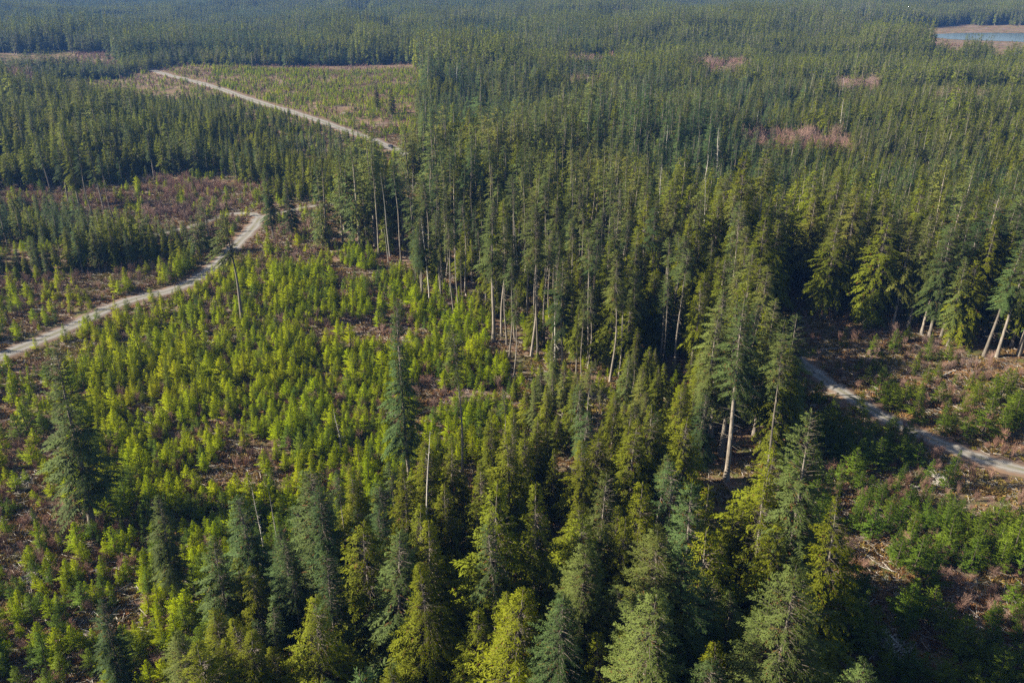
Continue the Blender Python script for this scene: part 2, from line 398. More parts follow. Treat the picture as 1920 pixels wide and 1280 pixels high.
# ------------------------------------------------------------------ tree library (meshes only, shared by copies)
LIB = {}
def lib_tree(key, rng, mat, **kw):
    tg, cg = conifer(rng, **kw)
    LIB[key] = (tg.mesh(key + '_trunk', [M['bark']], smooth=True), cg.mesh(key + '_crown', [mat]), kw['H'])
    return LIB[key]
def joined(name, parts, mats):
    """several Geo into one mesh; parts = (Geo, material index, offset, scale, angle)"""
    g = Geo()
    for q, mi, off, sc, ang in parts:
        V = np.concatenate(q.v); c, s_ = math.cos(ang), math.sin(ang)
        V = np.stack([V[:, 0] * c - V[:, 1] * s_, V[:, 0] * s_ + V[:, 1] * c, V[:, 2]], -1) * sc + np.array(off)
        g.v.append(V); g.f4.append(np.concatenate(q.f4) + g.n); g.sh.append(np.concatenate(q.sh)); g.mi.append(np.full(len(g.f4[-1]), mi)); g.nv.append(np.concatenate(q.nv)); g.n += len(V)
    return g

r = np.random.default_rng(5)
FIRS, CEDARS, YOUNG, POLES, MIDF = [], [], [], [], []
for i, (H, cb, R) in enumerate([(34, .28, 4.6), (36, .40, 4.4), (32, .22, 4.8), (35, .50, 3.9), (30, .35, 4.0), (38, .30, 5.2), (33, .16, 4.9)]):
    FIRS.append('fir%d' % i); lib_tree('fir%d' % i, r, M['fir'], H=H, cb=cb, R=R, style='fir', wob=.35)
for i, (H, cb, R) in enumerate([(24, .10, 3.6), (27, .18, 3.9), (22, .05, 3.3), (29, .30, 3.4), (25, .14, 4.2)]):
    CEDARS.append('cedar%d' % i); lib_tree('cedar%d' % i, r, M['cedar'], H=H, cb=cb, R=R, style='cedar', wob=.3)
for i, (H, cb, R) in enumerate([(34, .68, 2.5), (31, .60, 2.8), (33, .74, 2.2)]):
    POLES.append('pole%d' % i); lib_tree('pole%d' % i, r, M['fir'], H=H, cb=cb, R=R, style='fir', wob=.5, trunk_r=.27)
for i, (H, cb, R) in enumerate([(20, .10, 3.1), (18, .06, 2.9), (22, .16, 3.3), (19, .22, 2.7)]):
    MIDF.append('plant%d' % i); lib_tree('plant%d' % i, r, M['fir'], H=H, cb=cb, R=R, style='fir', wob=.2)
lib_tree('fine_fir0', r, M['fir'], H=34, cb=.2, R=4.9, style='fir', wob=.4, lod=2.3); lib_tree('fine_fir1', r, M['fir'], H=31, cb=.25, R=4.3, style='fir', wob=.4, lod=2.3)
lib_tree('fine_cedar0', r, M['cedar'], H=26, cb=.12, R=4.2, style='cedar', wob=.3, lod=2.0)
for i, (H, R) in enumerate([(6.2, 1.7), (5.2, 1.6), (7.4, 1.9), (3.8, 1.4), (6.0, 2.0)]):
    tg, cg = conifer(r, H=H, cb=.05, R=R, style='young', wob=.05, trunk_r=.07)
    YOUNG.append('young%d' % i); LIB['young%d' % i] = (tg.mesh('yt', [M['bark']]), cg.mesh('yc', [M['young']]), H)
    g = joined('y', [(cg, 0, (0, 0, 0), 1, 0), (tg, 1, (0, 0, 0), 1, 0)], None); LIB['young%d_one' % i] = g.mesh('young_fir_%d' % i, [M['young'], M['bark']]); LIB['dark%d_one' % i] = g.mesh('young_fir_shade_tint_%d' % i, [M['young_dark'], M['bark']])
for i, (H, R) in enumerate([(4.2, 2.3), (3.4, 2.0), (5.4, 2.2), (6.8, 2.6)]):
    LIB['shrub%d' % i] = bare_shrub(r, H, R).mesh('bare_shrub_%d' % i, [M['twig']])
for i in range(3):
    LIB['snag%d' % i] = snag(r, [20, 26, 13][i], .22).mesh('snag_%d' % i, [M['palebark']], smooth=True)

# ------------------------------------------------------------------ layout: polygons on the photo's ground
ROADS = {
 'lot':   [(-260, 770), (-120, 715), (0, 668), (100, 628), (160, 600), (215, 574), (270, 556), (320, 545), (365, 525), (405, 497), (440, 462), (470, 432), (488, 408)],
 'spur':  [(488, 408), (470, 401), (430, 402), (395, 413), (350, 428), (290, 440)],
 'back':  [(488, 408), (530, 398), (580, 388), (640, 381), (690, 371), (760, 352), (800, 338)],
 'main':  [(240, 118), (290, 134), (345, 149), (420, 170), (520, 203), (620, 235), (700, 264), (765, 292), (830, 322), (900, 352)],
 'right': [(1395, 590), (1440, 622), (1500, 676), (1560, 722), (1650, 778), (1750, 826), (1840, 860), (1930, 885), (2100, 925), (2350, 960)],
}
ROADW = {'lot': 3.5, 'spur': 2.3, 'back': 2.0, 'main': 4.4, 'right': 2.6}
def spline(pts, n=10):
    P = np.array(pts, float); out = []
    for i in range(len(P) - 1):
        a, b, c, d = P[max(i - 1, 0)], P[i], P[i + 1], P[min(i + 2, len(P) - 1)]
        for t in np.linspace(0, 1, n, endpoint=False):
            out.append(0.5 * (2 * b + (c - a) * t + (2 * a - 5 * b + 4 * c - d) * t * t + (3 * b - a - 3 * c + d) * t ** 3))
    out.append(P[-1]); return np.array(out)
RLINES = {k: spline([ground_at(*p) for p in v], 12) for k, v in ROADS.items()}
def road_dist(x, y):
    d = np.full(x.shape, 1e9)
    for k, L in RLINES.items():
        for i in range(0, len(L) - 1):
            a, b = L[i], L[i + 1]; ab = b - a; q = ab @ ab + 1e-9
            t = np.clip(((x - a[0]) * ab[0] + (y - a[1]) * ab[1]) / q, 0, 1)
            d = np.minimum(d, np.hypot(x - a[0] - t * ab[0], y - a[1] - t * ab[1]) - ROADW[k])
    return d

P_LOT = [(-1500, 610), (-300, 555), (0, 528), (250, 510), (380, 482), (462, 440), (560, 458), (700, 476), (765, 505), (800, 580), (880, 612), (950, 665), (965, 800), (930, 910), (870, 985), (720, 1005), (620, 1060), (530, 1085), (490, 1150), (440, 1290), (400, 1500), (390, 1800), (-2500, 1800)]
P_BRUSH = [(-600, 372), (60, 356), (200, 350), (330, 338), (490, 346), (520, 382), (690, 372), (700, 405), (560, 462), (462, 440), (400, 472), (330, 447), (210, 436), (110, 398), (-600, 398)]
P_FAR = [(285, 132), (340, 120), (560, 124), (790, 118), (808, 150), (780, 210), (800, 310), (760, 302), (690, 268), (560, 220), (430, 190), (200, 188), (60, 172), (60, 158), (200, 150)]
P_PINK0 = [(-40, 98), (230, 98), (245, 134), (-40, 138)]
P_MID = [(-900, 210), (60, 176), (200, 188), (430, 190), (560, 220), (690, 268), (800, 312), (700, 372), (520, 382), (490, 346), (330, 338), (60, 356), (-900, 380)]
P_DARK = [(-900, 398), (110, 398), (210, 436), (330, 447), (400, 472), (380, 482), (250, 510), (0, 528), (-300, 555), (-900, 590)]
P_RIGHT = [(1440, 612), (1480, 585), (1580, 598), (1700, 628), (1830, 668), (1930, 690), (2300, 770), (3500, 900), (3500, 3600), (1500, 3600), (1500, 2000), (1500, 1640), (1510, 1290), (1500, 1120), (1480, 960), (1462, 860), (1415, 720)]
P_ALD = [[(1385, 285), (1430, 272), (1590, 276), (1596, 306), (1480, 308), (1385, 304)], [(1285, 128), (1400, 130), (1405, 156), (1290, 152)], [(1045, 120), (1180, 122), (1180, 138), (1045, 138)],
         [(640, 25), (700, 25), (700, 34), (640, 34)], [(430, 58), (520, 58), (520, 74), (430, 74)], [(1200, 55), (1250, 55), (1250, 66), (1200, 66)], [(450, 8), (560, 8), (560, 16), (450, 16)], [(820, 70), (960, 66), (980, 78), (830, 82)], [(600, 60), (760, 62), (740, 76), (610, 74)], [(1560, 170), (1640, 168), (1650, 184), (1570, 186)], [(60, 60), (200, 56), (210, 68), (70, 72)], [(1060, 165), (1130, 162), (1140, 172), (1065, 175)], [(1740, 200), (1840, 196), (1850, 212), (1750, 214)], [(-20, 150), (60, 148), (60, 168), (-20, 170)]]
P_LAKE = [(1712, 52), (1800, 47), (2300, 46), (2300, 118), (1930, 116), (1850, 106), (1740, 100), (1712, 80)]
P_LOTSTAND = [(700, 476), (780, 440), (900, 420), (1160, 380), (1300, 440), (1440, 560), (1460, 640), (1440, 720), (1300, 760), (1120, 790), (960, 770), (950, 665), (880, 612), (800, 580), (765, 505)]
P_TIPGAP = [(1440, 560), (1500, 560), (1520, 600), (1440, 612)]

# hero trees: (base x, base y, top y, kind key, crown mirrored angle, label)
HERO = []
def hero(bx, by, ty, key, label, wx=1.0, rot=0.0, cat='tree', name='fir_tree', lean=None):
    HERO.append(dict(bx=bx, by=by, ty=ty, key=key, label=label, wx=wx, rot=rot, cat=cat, name=name, lean=lean))

rr = np.random.default_rng(77)
lib_tree('hero_big', rr, M['fir'], H=38, cb=.12, R=4.7, style='fir', wob=.5)
lib_tree('hero_tuft', rr, M['fir'], H=36, cb=.60, R=4.2, style='fir', side_bias=(math.pi, .62), dead=False, wob=.5, trunk_r=.55)
lib_tree('hero_gap', rr, M['fir'], H=40, cb=.18, R=5.4, style='fir', side_bias=(0.3, .2), wob=.6)
lib_tree('hero_old', rr, M['fir'], H=40, cb=.15, R=6.2, style='fir', wob=.5, trunk_r=.5)
lib_tree('hero_cedar', rr, M['cedar'], H=36, cb=.08, R=5.2, style='cedar', wob=.4)
hero(176, 985, 652, 'hero_big', 'tall drooping grey green fir alone among the young firs at the left edge', wx=1.25)
hero(455, 607, 398, 'hero_tuft', 'lone fir with long bare trunk and a lopsided tuft beside the gravel road')
hero(770, 905, 567, 'hero_gap', 'tall ragged dark fir with a thin spire rising from the edge of the young plantation', wx=.74)
hero(868, 905, 612, 'pole0', 'slender pole fir with thin crown just right of the ragged dark fir')
hero(998, 668, 385, 'pole1', 'tall pale trunked fir in the middle of the stand of bare trunks')
hero(1006, 672, 398, 'pole2', 'close twin of the tall pale trunked fir in the middle of the stand')
hero(925, 640, 372, 'fir3', 'fir with a bushy blue green head and bare trunk above the plantation edge')
hero(1145, 715, 470, 'pole1', 'bare trunked fir at the lower right of the pale trunk stand')
hero(1445, 1260, 768, 'hero_old', 'broad old fir with grey green crown, the biggest in the lower right forest')
hero(1495, 1310, 922, 'hero_cedar', 'bright yellow green cedar standing against the shaded plantation', name='cedar_tree')
hero(1108, 1230, 882, 'fir0', 'pale topped fir rising in the middle of the lower forest')
hero(962, 1420, 1108, 'fine_cedar0', 'rounded pale green cedar at the bottom edge right of the dark hollow', name='cedar_tree')
hero(655, 1350, 1025, 'fir6', 'blue green fir in the bottom forest left of the hollow')
hero(1528, 1640, 1235, 'fine_fir0', 'pointed fir tip poking up from the bottom edge beside the shaded plantation')
hero(1270, 1640, 1228, 'fine_fir1', 'lone fir tip at the bottom edge in the middle of the lower forest')
hero(1845, 668, 446, 'fir1', 'leaning grey trunked fir at the corner of the rusty clearing', wx=1.0, lean=(0.5, 4))
hero(1742, 632, 418, 'fir2', 'wide grey fir with two bare trunks at the back of the rusty clearing')
hero(1728, 626, 440, 'fir1', 'narrower fir just left of the wide grey fir behind the clearing')
hero(1545, 598, 414, 'cedar1', 'broad yellow green cedar behind the tip of the clearing', name='cedar_tree', wx=1.25)
hero(1622, 608, 402, 'cedar0', 'tall tan green cedar second along the back of the clearing', name='cedar_tree', wx=1.25)
hero(1672, 612, 425, 'fir4', 'fir with a bare lower trunk between the cedars and the wide grey fir')
hero(1460, 540, 372, 'cedar1', 'dull green cedar just beyond the far side of the pale stand', name='cedar_tree', wx=1.2)
hero(622, 384, 342, 'young2', 'small pale fir alone in front of the dark forest wall', name='young_fir_tree')
hero(512, 446, 318, 'fir2', 'left fir of the pair beside the road fork')
hero(548, 448, 330, 'fir6', 'right fir of the pair beside the road fork')
hero(420, 212, 140, 'pole0', 'tall thin fir standing right beside the far gravel road')
hero(378, 192, 128, 'pole2', 'flat topped fir at the far bend of the gravel road')
hero(706, 172, 96, 'pole0', 'tall thin pole fir alone in the far clearing')
hero(708, 214, 150, 'fir2', 'dark fir at the left of the small clump in the far clearing')
hero(736, 222, 158, 'fir6', 'dark fir at the right of the small clump in the far clearing')
hero(612, 182, 130, 'pole1', 'faint bare fir near the middle of the far clearing')
hero(1414, 815, 560, 'fir3', 'fir with the thickest bare trunk at the forest corner above the right road')
hero(1392, 790, 565, 'fir1', 'fir immediately left of the thick trunked corner fir')
hero(1362, 900, 560, 'fir3', 'dark fir with long bare trunk inside the forest corner')
hero(1310, 860, 590, 'fir1', 'dark fir deeper inside the forest corner')
hero(335, 1135, 932, 'fir2', 'small dark fir with drooping limbs at the edge of the lower plantation')
hero(240, 1330, 1125, 'fir6', 'dark fir in the bottom left corner of the plantation')
hero(548, 1210, 1040, 'fir6', 'stubby dark drooping fir among the olive trees at lower left')
hero(130, 385, 270, 'fir1', 'leftmost tree of the straggly clump in the left clearing')
hero(150, 392, 262, 'cedar3', 'olive tree in the straggly clump in the left clearing', name='cedar_tree')
hero(172, 402, 268, 'pole1', 'grey trunked fir in the straggly clump in the left clearing')
hero(196, 398, 278, 'fir3', 'dead sided fir in the straggly clump in the left clearing')
hero(212, 412, 290, 'pole2', 'rightmost bare trunked fir of the straggly clump in the left clearing')
hero(95, 360, 265, 'fir3', 'fir with bare trunk at the left edge of the mid stand')
hero(290, 338, 245, 'fir1', 'round headed fir with a pale trunk at the front of the mid stand')
SN = [(502, 1058, 905, 'snag0', 'bare leaning grey pole, left of two at the edge of the lower forest', 'dead_tree'),
      (528, 1048, 918, 'snag0', 'bare grey pole, right of two at the edge of the lower forest', 'dead_tree'),
      (640, 842, 762, 'snag2', 'pale dead treetop beside the young firs in the middle of the lot', 'dead_tree'),
      (800, 1090, 800, 'snag1', 'tall pale dead trunk between the olive trees in the lower forest', 'dead_tree'),
      (728, 492, 418, 'snag1', 'white bare trunk at the back left of the pale trunk stand', 'dead_tree')]
for s_ in SN: hero(s_[0], s_[1], s_[2], s_[3], s_[4], name=s_[5])

HXY = np.array([ground_at(h['bx'], h['by']) for h in HERO])

# ------------------------------------------------------------------ scatter points
def grid_pts(x0, x1, y0, y1, cell, seed, jit=0.85):
    rg = np.random.default_rng(seed)
    X, Y = np.meshgrid(np.arange(x0, x1, cell), np.arange(y0, y1, cell))
    X = X + (np.arange(X.shape[0]) % 2)[:, None] * cell * .5
    X = X.ravel() + rg.uniform(-.5, .5, X.size) * cell * jit; Y = Y.ravel() + rg.uniform(-.5, .5, Y.size) * cell * jit
    return X, Y, rg

def wedge(x, y, m=60):     # the wider side towards the sun keeps shadow casters that stand outside the frame
    return (x > -0.72 * (y + 90) - m - 60) & (x < 0.70 * (y + 90) + m)

def region(x, y):
    px, py = project(x, y)
    reg = np.zeros(x.shape, int)                       # 0 forest
    reg[inpoly(px, py, P_LOTSTAND)] = 1
    reg[inpoly(px, py, P_MID)] = 3
    reg[inpoly(px, py, P_DARK)] = 4
    for p, c in ((P_LOT, 10), (P_BRUSH, 11), (P_FAR, 12), (P_PINK0, 13), (P_RIGHT, 14), (P_LAKE, 16), (P_TIPGAP, 17)): reg[inpoly(px, py, p)] = c
    for p in P_ALD: reg[inpoly(px, py, p)] = 15
    return reg, px, py

trees = []     # rows: x, y, kind(0 fir,1 cedar,2 pole), variant, scale, rot
sap = []; shr = []
KEYS = [FIRS, CEDARS, POLES, MIDF, ['snag0', 'snag1', 'snag2']]
SNAGH = {'snag0': 20, 'snag1': 26, 'snag2': 13}
def put(lst, x, y, kind, var, sc, rot): lst.append(np.stack([x, y, kind + 0 * x, var + 0 * x, sc, rot], -1))

# near and middle forest, single trees
NEAR = 720.0
X, Y, rg = grid_pts(-700, 700, -60, NEAR, 4.6, 1)
m = wedge(X, Y); X, Y = X[m], Y[m]
reg, px, py = region(X, Y); rd = road_dist(X, Y)
dist = np.hypot(X, Y); u = rg.random(X.size)
cn = wnoise(X, Y, 38, 3) * .6 + wnoise(X, Y, 14, 4) * .4
keep = (reg < 10) & (rd > 1.8)
keep &= ~((reg == 0) & (dist < 330) & (u < 0.42)) & ~((reg == 1) & (u < np.where(px < 1180, .36, .36))) & ~((reg == 0) & (dist >= 330) & (u < 0.12))
keep &= ~((wnoise(X, Y, 16, 8) < 0.20) & (reg == 0)) & ~((wnoise(X, Y, 19, 61) < 0.24) & ((reg == 3) | (reg == 4)))
hd = np.full(X.shape, 1e9)
for h in HXY: hd = np.minimum(hd, np.hypot(X - h[0], Y - h[1]))
keep &= hd > 2.8
# keep the view of a few hand-placed trees and the dark hollow open
holes = [(1040, 1090, 9), (855, 1235, 6), (1480, 1060, 7), (620, 385, 12), (500, 1075, 5)]
for hx, hy, hr in holes:
    q = ground_at(hx, hy); keep &= np.hypot(X - q[0], Y - q[1]) > hr
cedar_p = np.where(reg == 3, .75, np.where(reg == 4, .2, np.where(reg == 1, .80, .40)))
cedar_p = cedar_p + (cn - .5) * 2.0
cedar_p += np.where((reg == 0) & (dist < 230) & (px < 1000) & (px > 350), .42, 0)
cedar_p -= np.where((reg == 0) & (dist > 330) & (px > 760) & (px < 1500), .15, 0)
cedar_p += np.where((reg == 0) & (px > 1350) & (py < 560), .15, 0)
kind = np.where(rg.random(X.size) < cedar_p, 1, 0)
kind = np.where((rg.random(X.size) < np.where(reg == 1, np.where(px < 1180, .48, .40), np.where((reg == 0) & (dist < 300), .12, 0.0))), 2, kind)
kind = np.where((kind == 0) & ((reg == 3) | (reg == 4) | ((reg == 0) & (dist > 290) & (rg.random(X.size) < .7))), 3, kind)
# target heights in metres
hh = np.select([reg == 1, reg == 3, reg == 4], [29., 15., 11.5], np.where(dist < 300, 30., np.clip(30 - (dist - 300) / 120 * 9, 19.5, 30)))
hh = np.where((reg == 0) & (px < 900) & (py > 950), 22 + 6 * np.clip((px - 350) / 550, 0, 1), hh)
dm = np.full(X.shape, 1e9)
for i in range(0, len(RLINES['main']) - 1, 2): dm = np.minimum(dm, np.hypot(X - RLINES['main'][i, 0], Y - RLINES['main'][i, 1]))
hh = np.where(reg == 3, 4.0 + 15 * np.clip((dm - 6) / 150, 0, 1) ** .9, hh)
hh = np.where((reg == 3) | (reg == 4), hh * (.62 + .85 * wnoise(X, Y, 15, 62)), hh)
hh = np.where((reg == 0) & (px > 1350) & (py < 560) & (dist > 300), hh * .95, hh)
hh = hh * np.where(dist < 330, 1.06, 1.0) * rg.normal(1, .17, X.size).clip(.5, 1.45) * (0.82 + .38 * wnoise(X, Y, 34, 6)); hh = np.where((reg == 0) & (dist > 330) & (rg.random(X.size) < .05), hh * 1.3, hh)
hh = np.where((dist < 260) & (px > 1370) & (px < 1600) & (reg < 2), hh * 1.2, hh)
hh = np.where((reg < 2) & (px > 900) & (px < 1330) & (py > 715) & (py < 870), hh * .52, hh)
hh = np.where((reg < 2) & (px > 640) & (px < 1350) & (py >= 870) & (py < 1120), hh * .82, hh)
blk = wnoise(X, Y, 120, 51); hh = np.where((reg == 0) & (dist > 330), hh * np.where(blk > .55, 1.18, np.where(blk < .32, .70, .92)), hh)
hh = np.where(kind == 1, hh * np.where((reg == 1) & (px < 1200), rg.uniform(.35, .85, X.size), .88), hh)
kind = np.where((rg.random(X.size) < .022) & ((reg < 2) | (reg == 3)), 4, kind)
var = rg.integers(0, 1000, X.size)
for k in (0, 1, 2, 3, 4):
    q = keep & (kind == k); n = len(KEYS[k]); vv = var[q] % n
    hts = np.array([SNAGH.get(a) or LIB[a][2] for a in KEYS[k]])[vv]
    put(trees, X[q], Y[q], k, vv, hh[q] / hts, rg.uniform(0, 6.28, q.sum()))
T = np.concatenate(trees)
# openings in the wood: nothing tall stands between the camera's side and these spots on the ground
OPEN = [(730, 282, 16), (712, 272, 10), (750, 290, 10), (470, 420, 22), (455, 440, 16), (620, 386, 10), (440, 402, 20), (1500, 680, 16), (1560, 725, 20), (1620, 762, 20), (1680, 794, 22), (1745, 828, 22), (1830, 862, 26), (1910, 888, 26),
        (1000, 675, 14), (930, 650, 12), (880, 600, 22), (840, 590, 20), (1060, 690, 20), (1140, 708, 14), (1395, 800, 16), (1362, 890, 12), (1040, 1080, 26), (860, 1225, 24), (1600, 625, 30), (500, 1050, 22), (860, 740, 20)]
_z = height(T[:, 0], T[:, 1]); _bx, _by = project(T[:, 0], T[:, 1], _z)
_h = T[:, 4] * np.array([34, 25, 33, 20, 20])[T[:, 2].astype(int)]
_tx, _ty = project(T[:, 0], T[:, 1], _z + _h)
ok = np.ones(len(T), bool)
for ox, oy, ow in OPEN:
    f_ = np.clip((_by - oy) / np.maximum(_by - _ty, 1), 0, 1); cx_ = _bx + (_tx - _bx) * f_
    ok &= ~((_by > oy + 2) & (_ty < oy - 2) & (np.abs(cx_ - ox) < ow))
T = T[ok]

# young firs
X, Y, rg = grid_pts(-420, 420, 20, 900, 2.3, 2, 1.0)
m = wedge(X, Y, 20); X, Y = X[m], Y[m]
reg, px, py = region(X, Y); rd = road_dist(X, Y); u = rg.random(X.size)
n1 = wnoise(X, Y, 17, 11) * .55 + wnoise(X, Y, 6, 12) * .45
den = np.zeros(X.shape)
den = np.where(reg == 10, np.where((px < 130) & (py < 1000), .42, .98), den)
den = np.where(reg == 1, .34, den); den = np.where((reg == 3) | (reg == 4), .20, den)
den = np.where((reg == 10) & (py < 610) & (px < 330), .30, den)
den = np.where((reg == 10) & (py < 500) & (px < 640), .15, den)
den = np.where(reg == 11, .16, den); den = np.where(reg == 12, .62, den); den = np.where((reg == 12) & (py < 190) & (px < 400), .25, den)
den = np.where(reg == 14, np.where(py > 900, .60, .14), den)
den = np.where((reg == 14) & (py > 740) & (py < 900), np.where(px < 1720, .62, .25), den)
den = np.where((reg == 14) & (px > 1800) & (py > 840) & (py < 990), .0, den)
den = np.where((reg == 14) & (px > 1600) & (py > 980) & (py < 1100), .80, den)
den = np.where(reg == 17, .15, den)
low = den * np.clip((n1 - .25) * 4.6, 0, 1.0)
keep = (u < low) & (rd > 0.9)
hd = np.full(X.shape, 1e9)
for h in HXY: hd = np.minimum(hd, np.hypot(X - h[0], Y - h[1]))
keep &= hd > 1.6
hs = np.select([reg == 10, reg == 14, reg == 12], [4.9, 4.9, 3.3], 4.0) * rg.normal(1, .27, X.size).clip(.35, 1.7) * (.62 + .6 * wnoise(X, Y, 13, 13))
hs = np.where((reg == 14) & (py > 740), hs * 1.3, hs)
var = rg.integers(0, len(YOUNG), X.size); hts = np.array([LIB[a][2] for a in YOUNG])
put(sap, X[keep], Y[keep], 0, var[keep], hs[keep] / hts[var[keep]], rg.uniform(0, 6.28, keep.sum()))
Sp = np.concatenate(sap)

# bare reddish shrubs
X, Y, rg = grid_pts(-520, 620, 20, 1300, 3.4, 3, 1.0)
m = wedge(X, Y, 10); X, Y = X[m], Y[m]
reg, px, py = region(X, Y); rd = road_dist(X, Y); u = rg.random(X.size)
n1 = wnoise(X, Y, 12, 21) * .6 + wnoise(X, Y, 5, 22) * .4
den = np.select([reg == 10, reg == 11, reg == 12, reg == 13, reg == 14, reg == 15, reg == 16, reg == 17], [.60, .80, .34, .8, .75, 1.5, .40, .4], 0.0)
den = np.where((reg == 10) & (py < 548) & (px < 420), 1.3, den)
keep = (u < den * np.clip((n1 - .3) * 4, 0, 1.2)) & (rd > 1.2)
hs = np.where(reg == 15, 2.0, np.where(reg == 16, .7, .62)) * rg.uniform(.6, 1.3, X.size)
hs = np.where((reg == 11) & (px > 270) & (px < 420), 1.0, hs)
put(shr, X[keep], Y[keep], 0, rg.integers(0, 4, keep.sum()), hs[keep], rg.uniform(0, 6.28, keep.sum()))
Sh = np.concatenate(shr)

# ------------------------------------------------------------------ setting: ground, roads, lake
def mesh_obj(name, me, parent=None, **props):
    o = bpy.data.objects.new(name, me); COL.objects.link(o); o.parent = parent
    for k, v in props.items(): o[k] = v
    return o

def axis_coords(lim, fine, step, ratio=1.035):
    out = [0.0]; s = step
    while out[-1] < lim:
        if out[-1] > fine: s *= ratio
        out.append(out[-1] + s)
    return np.array(out)
ax = axis_coords(6500, 330, 3.0); gx = np.concatenate([-ax[:0:-1], ax]); ay = axis_coords(7500, 520, 3.0); gy = np.concatenate([-axis_coords(400, 40, 6.0)[:0:-1], ay])
GX, GY = np.meshgrid(gx, gy); GZ = height(GX, GY)
V = np.stack([GX.ravel(), GY.ravel(), GZ.ravel()], -1); nx = len(gx); ny = len(gy)
I = (np.arange(ny - 1)[:, None] * nx + np.arange(nx - 1)[None]).ravel()
g = Geo(); g.add_vf(V, np.stack([I, I + 1, I + nx + 1, I + nx], -1))
mesh_obj('ground', g.mesh('ground', [ground_mat()], smooth=True), kind='structure')

RM = road_mat()
def road(name, key, lift):
    L = RLINES[key]; w = ROADW[key]
    t = np.gradient(L, axis=0); t /= np.linalg.norm(t, axis=1)[:, None]; nrml = np.stack([-t[:, 1], t[:, 0]], -1)
    us = np.array([-1.25, -1.0, -.5, 0, .5, 1.0, 1.25]); lifts = np.array([-.25, 0, .02, .05, .02, 0, -.25])
    rg2 = np.random.default_rng(len(L)); wj = w * (1 + .10 * np.sin(np.arange(len(L)) * .9) + rg2.normal(0, .04, len(L)))
    XY = L[:, None, :] + nrml[:, None, :] * us[None, :, None] * wj[:, None, None]
    Z = height(XY[..., 0], XY[..., 1]) + lift + lifts[None]
    V = np.concatenate([XY, Z[..., None]], -1).reshape(-1, 3); k = len(us)
    Q = [(i * k + j, i * k + j + 1, (i + 1) * k + j + 1, (i + 1) * k + j) for i in range(len(L) - 1) for j in range(k - 1)]
    g = Geo(); g.add_vf(V, Q); me = g.mesh(name, [RM], smooth=True)
    a = me.attributes.new('across', 'FLOAT', 'POINT'); a.data.foreach_set('value', np.tile(us, len(L)).astype(np.float32))
    mesh_obj(name, me, kind='structure')
road('gravel_road', 'lot', .16); road('gravel_road', 'spur', .12); road('gravel_road', 'back', .14); road('gravel_road', 'main', .40); road('gravel_road', 'right', .16)

a = np.linspace(0, 2 * math.pi, 97)[:-1]
rad = 1 + .06 * np.sin(3 * a) + .04 * np.sin(7 * a + 1)
rim = np.stack([800 + 165 * rad * np.cos(a), 1322 + 88 * rad * np.sin(a), 0 * a - 2.7], -1)
g = Geo(); n = len(a); V = np.concatenate([rim, rim * [1, 1, 1] * 1.0]); V[n:, :2] = np.array([800, 1322]) + (rim[:, :2] - np.array([800, 1322])) * .5
c0 = np.array([[800, 1322, -2.7]]); V = np.concatenate([V, c0])
Q = [(i, (i + 1) % n, n + (i + 1) % n, n + i) for i in range(n)] + [(n + i, n + i + 1, n + (i + 2) % n, 2 * n) for i in range(0, n, 2)]
g.add_vf(V, Q); mesh_obj('lake_water', g.mesh('lake_water', [water_mat()]), kind='structure')

# ------------------------------------------------------------------ things: single trees
def thing(name, x, y, label, cat, group=None, rot=0.0, sc=1.0, lean=None):
    o = bpy.data.objects.new(name, None); COL.objects.link(o)
    o.location = (x, y, float(height(x, y))); o.rotation_euler = (0, 0, rot); o.scale = (sc, sc, sc) if np.isscalar(sc) else sc
    o.empty_display_size = .5
    if lean: o.rotation_euler = (0, math.radians(lean[1]), 0)
    o['label'] = label; o['category'] = cat
    if group: o['group'] = group
    return o
def tree_thing(name, key, x, y, label, cat, group, rot, sc, lean=None):
    if key.startswith('snag'):
        o = mesh_obj(name, LIB[key], label=label, category=cat)
        if group: o['group'] = group
        o.location = (x, y, float(height(x, y))); o.scale = (sc,) * 3; o.rotation_euler = (0, math.radians(3), rot)
        return o
    t = thing(name, x, y, label, cat, group, rot, sc, lean)
    tr, cr, _ = LIB[key]
    mesh_obj('trunk', tr, t); mesh_obj('crown', cr, t)
    return t
for h, (x, y) in zip(HERO, HXY):
    hz = float(height(x, y)); d = ray(h['bx'], h['ty'])
    # height of the point on this vertical that projects to the wanted image row
    lo, hi = 1., 60.
    for _ in range(40):
        mid = (lo + hi) / 2; _, yy = project(x, y, hz + mid)
        if yy > h['ty']: lo = mid
        else: hi = mid
    Ht = lo; base = SNAGH.get(h['key']) or LIB[h['key']][2]; sc = Ht / base
    wx = h['wx']
    tree_thing(h['name'], h['key'], x, y, h['label'], 'dead tree' if h['name'] == 'dead_tree' else 'tree', None, 0.0 if h['key'] == 'hero_tuft' else (x * 1.7 + y) % 6.28,
               sc if h['key'].startswith('snag') else (sc * wx, sc * wx, sc), h['lean'])

# which scattered trees become things of their own: those that show largest
def seen_mask(A, top):
    z = height(A[:, 0], A[:, 1]); bx, by = project(A[:, 0], A[:, 1], z); tx, ty = project(A[:, 0], A[:, 1], z + top)
    depth = A[:, 1] * CP + (CAMZ - z) * SP
    return (tx > -30) & (tx < W + 30) & (ty < HGT - 5) & (by > 0) & (A[:, 1] > -40), depth, bx, by

